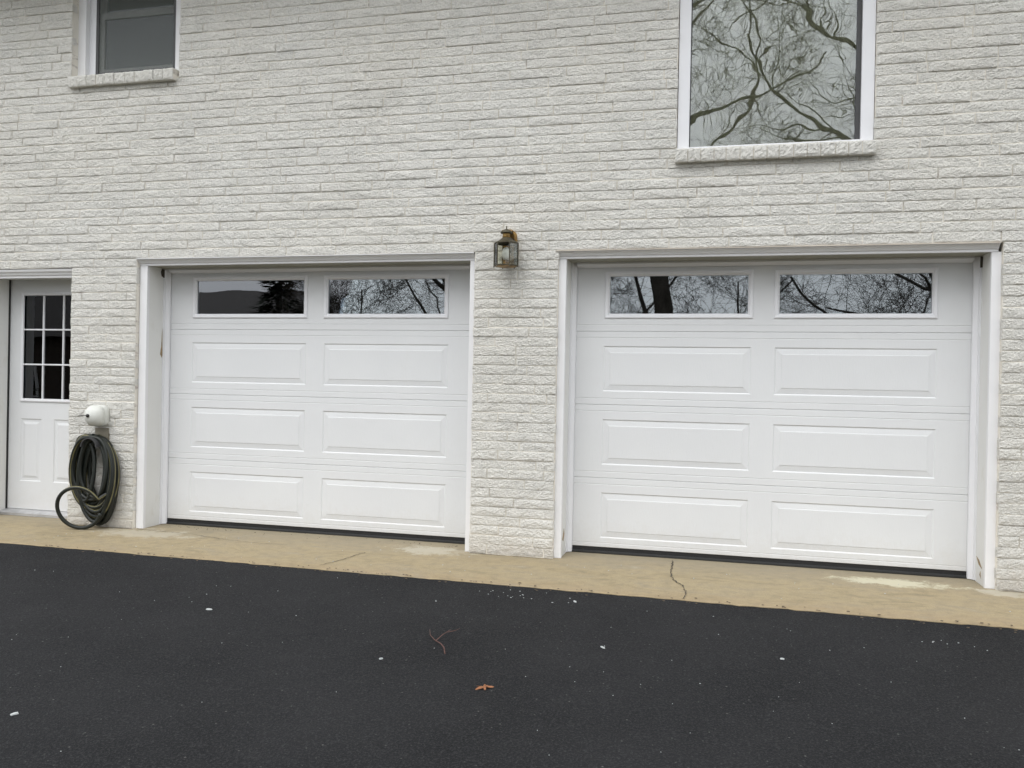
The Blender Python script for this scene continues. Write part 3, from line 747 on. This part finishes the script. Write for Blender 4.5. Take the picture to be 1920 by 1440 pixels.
for i in range(8):
    a = [.165, .15, .14, .155, .125, .17, .145, .16][i]; b = [.35, .345, .335, .352, .33, .32, .34, .30][i]
    specs.append((-.335+hr.uniform(-.012, .012), TOP-.012-b, a, b, -.072-.011*i, hr.uniform(-.1, .1), hr.uniform(-.015, .015)))
for i, sp in enumerate(specs):
    nxt = specs[i+1][4] if i+1 < len(specs) else sp[4]
    loop(*sp[:7], 44, nxt)
# smooth the joins
Pn = np.array(path)
for _ in range(3): Pn[1:-1] = Pn[:-2]*.25+Pn[1:-1]*.5+Pn[2:]*.25
Pn[:, 2] = np.maximum(Pn[:, 2], .016); Pn[:, 1] = np.minimum(Pn[:, 1], -.062)
hz = bpy.data.objects.new('garden_hose', None)
hose = empty('garden_hose', (0, 0, 0)); bpy.data.objects.remove(hz)
tag(hose, 'black garden hose with yellow stripe, coiled on the wall beside the entry door', 'garden hose')
MB().tube([tuple(p) for p in Pn], .0150, 10, 0, 1, True, .05).build('coil', [M['hose'], M['stripe']], hose, True)
tail = []
for i in range(46):
    th = R(15) + R(330)*i/45
    tail.append((-.405+.160*math.cos(th), -.235-.03*math.sin(th*1.0)+.05*math.cos(th), .178+.165*math.sin(th)))
tail = [(-.20, -.14, .30), (-.235, -.17, .28), (-.28, -.19, .26)] + tail
Tn = np.array(tail)
for _ in range(4): Tn[1:-1] = Tn[:-2]*.25+Tn[1:-1]*.5+Tn[2:]*.25
Tn[:, 2] = np.maximum(Tn[:, 2], .0145)
MB().tube([tuple(p) for p in Tn], .0150, 10, 0, 1, True, .04).build('loose_loop', [M['hose'], M['stripe']], hose, True)
MB().tube([(-.578, -.10, .42), (-.586, -.105, .445), (-.582, -.10, .475)], [.016, .018, .014], 8).build('coupling', M['brass'], hose)

# ------------------------------------------------------------------ litter on the driveway
# oak leaf: lobed outline, curled
lfm = MB(); n = 40; vs = [(0, 0, .006)]
for i in range(n):
    t = 2*math.pi*i/n; r_ = .030+.012*math.cos(5*t+.4)+.006*math.cos(9*t)+.008*math.cos(2*t)
    x, y = .82*r_*math.cos(t), .60*r_*math.sin(t)
    vs.append((x, y, .002+.011*abs(math.sin(2.5*t+.5))*(.4+.6*math.sin(t*1.5)**2)))
fs = [(0, 1+i, 1+(i+1) % n) for i in range(n)]
o_ = len(vs); vs += [(x, y, z-.0012) for x, y, z in vs]; fs += [(o_, o_+1+(i+1) % n, o_+1+i) for i in range(n)] + [(1+i, o_+1+i, o_+1+(i+1) % n, 1+(i+1) % n) for i in range(n)]
leaf = lfm.add(vs, fs).build('oak_leaf', M['leaf']); leaf.location = (3.507, -2.331, ground(3.507, -2.331)+.002); leaf.rotation_euler = (R(6), R(-5), R(18))
tag(leaf, 'curled orange-brown dry oak leaf lying on the black driveway', 'leaf')
tw = empty('twig', (3.118, -1.855, 0)); tag(tw, 'thin forked reddish twig lying on the driveway', 'twig')
def gp(x, y, h=.006): return (x-3.118, y+1.855, ground(x, y)+h)
MB().tube([gp(3.223, -2.009), gp(3.195, -1.94, .008), gp(3.165, -1.90, .01), gp(3.118, -1.855, .008), gp(3.075, -1.80, .010), gp(3.05, -1.735, .014)], [.0034, .003, .0026, .0024, .0018, .0012], 6).build('stem', M['twig'], tw, True)
MB().tube([gp(3.128, -1.868, .008), gp(3.135, -1.80, .012), gp(3.16, -1.735, .022)], [.003, .0024, .0014], 6).build('side_shoot', M['twig'], tw, True)
MB().tube([gp(3.15, -1.76, .017), gp(3.185, -1.74, .02), gp(3.20, -1.70, .02)], [.002, .0018, .001], 5).build('side_shoot', M['twig'], tw, True)
def chip_mesh(seed, sx, sy):
    r = random.Random(seed); n = 8; P = [(sx*(.7+.5*r.random())*math.cos(2*math.pi*i/n), sy*(.7+.5*r.random())*math.sin(2*math.pi*i/n)) for i in range(n)]
    q = MB(); vs = [(x, y, 0) for x, y in P]+[(x*.9, y*.9, .003+.002*r.random()) for x, y in P]
    return q.add(vs, [tuple(range(n, 2*n)), tuple(range(n))[::-1]] + [(i, (i+1) % n, n+(i+1) % n, n+i) for i in range(n)])
for sd_, (x, y, sx, sy, lab) in enumerate([
        (1.752, -1.713, .019, .011, 'oval pale chip alone on the driveway before the left garage door'),
        (1.776, -3.048, .019, .011, 'pale chip near the lower left corner of the driveway'),
        (3.688, -1.05, .016, .009, 'white chip near the apron below the lantern pillar'),
        (4.782, -1.647, .013, .009, 'small pale chip on the driveway before the right garage door'),
        (2.95, -2.137, .011, .008, 'small white chip on the driveway left of the twig'),
        (3.94, -1.731, .016, .006, 'thin white sliver on the driveway right of the twig')]):
    c_ = chip_mesh(sd_, sx, sy).build('paint_chip', M['chip']); c_.location = (x, y, ground(x, y)+.0015); c_.rotation_euler = (0, 0, sd_*1.1)
    tag(c_, lab, 'chip', 'larger pale chips on the driveway')
# fine flecks: uncountable
fl = MB(); r = random.Random(9)
def fleck(x, y, s):
    z = (ground(x, y) if y < edge_y(x)-.02 else .001) + .002; a = r.uniform(0, 6.3); n = 5
    P = [(x+s*(.6+.8*r.random())*math.cos(a+2*math.pi*i/n), y+s*(.5+.6*r.random())*math.sin(a+2*math.pi*i/n)) for i in range(n)]
    vs = [(*p, z) for p in P]+[(*p, z-.0025) for p in P]
    fl.add(vs, [tuple(range(n)), tuple(range(n, 2*n))[::-1]] + [(i, n+i, n+(i+1) % n, (i+1) % n) for i in range(n)])
for i in range(20): fleck(r.gauss(3.30, .14), min(-.90, r.gauss(-1.0, .07)), r.uniform(.002, .0055))
for i in range(8): fleck(r.gauss(5.65, .08), r.gauss(-1.21, .02), r.uniform(.002, .004))
for i in range(150): fleck(r.uniform(-1, 7), r.uniform(-4.2, -.95), r.choice([.0014, .0016, .002, .002, .0025, .0035]))
for i in range(45): fleck(r.uniform(-.6, 6.3), r.uniform(-.75, -.05), r.uniform(.002, .005))
tag(fl.build('paint_flecks', M['chip']), 'tiny pale flecks scattered over the driveway', 'flecks', kind='stuff')
lt = MB(); fl = lt
for i in range(140):
    x = r.uniform(-.2, 6.4); fleck(x, edge_y(x)+r.gauss(-.01, .02), r.uniform(.003, .009))
for i in range(60): fleck(r.uniform(.05, 2.6), r.gauss(.16, .05), r.uniform(.002, .005))
tag(lt.build('leaf_crumbs', M['litter']), 'brown leaf crumbs along the apron edge and doors', 'debris', kind='stuff')

# ------------------------------------------------------------------ what the windows mirror: bare trees, an evergreen, a neighbouring house
def bare_tree(x, y, h, r0, seed, lean, label, twigs=1.0, limbs=(), name='bare_tree', start=.22, group='bare trees across from the garage'):
    rr = random.Random(seed); t = empty(name, (x, y, 0)); tag(t, label, 'tree' if name == 'bare_tree' else 'shrub', group)
    z0 = gz(y)-.1
    trunk = MB(); br = MB()
    def kids(pts, rads, L, lev, f0, k):
        n = len(pts)-1
        for c_ in range(k):
            f = rr.uniform(f0, 1.0); idx = min(n-1, int(f*n)); q = pts[idx].lerp(pts[idx+1], f*n-idx)
            dd = (pts[idx+1]-pts[idx]).normalized(); ax = dd.orthogonal().normalized(); ax.rotate(Matrix.Rotation(rr.uniform(0, 6.283), 3, dd))
            ang = rr.uniform(.55, 1.25) if lev else rr.uniform(.8, 1.45)
            nd = (dd*math.cos(ang)+ax*math.sin(ang)).normalized()
            grow(q, nd, L*rr.uniform(.36, .66)*(1.08-.35*f), max(.0035, rads[idx]*rr.uniform(.14, .30)), lev+1, br)
    def grow(p, d, L, rad, lev, mbx):
        n = max(3, int(L/(.5 if lev < 2 else .28))); n = min(n, 9); pts = [p.copy()]; rads = [rad]
        for i in range(n):
            d = (d + Vector((rr.gauss(0, 1), rr.gauss(0, 1), rr.gauss(0, .8)))*(.09 if lev == 0 else .22) + Vector((0, 0, .04))).normalized()
            p = p + d*(L/n); pts.append(p.copy()); rads.append(rad*(1-.62*(i+1)/n) if lev else rad*(1-.45*(i+1)/n))
        sides = 10 if lev == 0 else (6 if lev == 1 else (4 if lev == 2 else 3))
        mbx.tube(pts, [max(q, .0035) for q in rads], sides, cap=False)
        if lev >= 4: return
        k = [14, 9, 9, 6][lev]; k = int(k*twigs + .5) if lev >= 1 else k
        kids(pts, rads, L, lev, start if lev == 0 else .18, k)
    grow(Vector((0, 0, z0)), Vector((*lean, 1)).normalized(), h*.62, r0, 0, trunk)
    for P, ra, rb_ in limbs:
        P = [Vector((a-x, b-y, c)) for a, b, c in P]; n = 14; pts = []; k = len(P)-1
        for i in range(n+1):
            f = i/n*k; j = min(k-1, int(f)); q = P[j].lerp(P[j+1], f-j); pts.append(q + Vector((rr.gauss(0, .05), rr.gauss(0, .05), rr.gauss(0, .05))))
        rads = [ra+(rb_-ra)*i/n for i in range(n+1)]
        br.tube(pts, rads, 8, cap=False); kids(pts, [max(q, .10) for q in rads], 5.5, 1, .12, 20)
    trunk.build('trunk' if name == 'bare_tree' else 'stem', M['bark'], t, True); br.build('branches', M['bark'], t)
    return t
bare_tree(3.35, -15.2, 19, .28, 11, (.055, .02), 'tall bare tree straight across from the right garage door')
bare_tree(11.6, -17.6, 15, .30, 5, (-.05, .03), 'bare tree across the driveway, far right, with two long limbs', 1.0, [
    ([(10.9, -17.6, 5.0), (9.4, -17.1, 6.3), (7.5, -16.6, 7.4), (6.3, -16.5, 8.3), (5.5, -16.5, 9.2), (4.9, -16.4, 10.3)], .12, .03),
    ([(10.7, -17.5, 7.4), (9.2, -17.1, 8.6), (7.8, -16.8, 9.8), (6.4, -16.6, 10.9), (5.0, -16.5, 11.6)], .09, .03)])
bare_tree(-1.7, -17.0, 15, .30, 8, (-.03, .03), 'bare tree across the driveway, left of the tallest one')
bare_tree(-6.4, -27, 17, .30, 23, (.02, .0), 'more distant bare tree behind the left trees', .8)
bare_tree(15.5, -30, 17, .30, 31, (-.03, .0), 'more distant bare tree far behind on the right', .8)
for k_, (x, y, h, lab) in enumerate([(-4.6, -13.5, 7.0, 'thin bare shrub beyond the left garage door'), (-6.6, -15.0, 7.5, 'thin bare shrub beside the dark evergreen'),
        (5.2, -16.0, 7.5, 'thin bare shrub right of the tallest tree'), (1.6, -18.5, 8.0, 'thin bare shrub left of the tallest tree'),
        (9.2, -19.5, 8.0, 'thin bare shrub before the far right tree')]):
    bare_tree(x, y, h, .034, 50+k_, (.05*math.sin(k_*2.1), .05*math.cos(k_)), lab, .9, (), 'bare_shrub', .05, 'bare shrubs across from the garage')
def evergreen(x, y, h, rad, seed, label):
    rr = random.Random(seed); t = empty('evergreen_tree', (x, y, 0)); tag(t, label, 'tree', 'evergreens by the neighbouring house'); z0 = gz(y)
    MB().tube([(0, 0, z0-.1), (0, 0, z0+h*.96)], [.16, .02], 8).build('trunk', M['bark'], t)
    f = MB()
    for i in range(5200):
        u = rr.random()**.75; z = z0+.3+(h-.3)*u; rm = rad*(1-u)**.8*(.75+.25*math.sin(u*40))+.05; a = rr.uniform(0, 6.283); q = rm*rr.uniform(.35, 1.0)
        p = Vector((q*math.cos(a), q*math.sin(a), z)); d = Vector((math.cos(a), math.sin(a), rr.uniform(-.5, .2))).normalized()*rr.uniform(.16, .34)
        s_ = Vector((-math.sin(a), math.cos(a), rr.uniform(-.5, .5)))*rr.uniform(.03, .07)
        f.add([p-s_, p+s_, p+d], [(0, 1, 2)])
    f.build('foliage', M['needles'], t)
evergreen(-8.5, -16.5, 7.4, 1.25, 2, 'dark evergreen right of the neighbouring house')
evergreen(-16.5, -13.5, 5.2, 1.9, 6, 'broad dark evergreen left of the neighbouring house')
nh = empty('neighbour_house', (-17, -24, 0)); tag(nh, 'low dark brown house across the road with a long roof', 'house')
zz = gz(-24)
MB().box(-7, 5.2, -4, 3, zz-.2, zz+3.3).build('wall', M['siding'], nh)
MB().prism_x([(-4.6, zz+3.2), (3.6, zz+3.2), (-.5, zz+5.36)], -7.5, 5.7).build('roof', M['shingle'], nh)
for x in (-5, -2, 1.4, 3.6):
    wn = MB().box(x-.55, x+.55, 3.0, 3.05, zz+.9, zz+2.1).build('window', M['trim'], nh)
    MB().box(x-.47, x+.47, 3.052, 3.06, zz+.98, zz+2.02).build('pane', M['entry_glass'], wn)
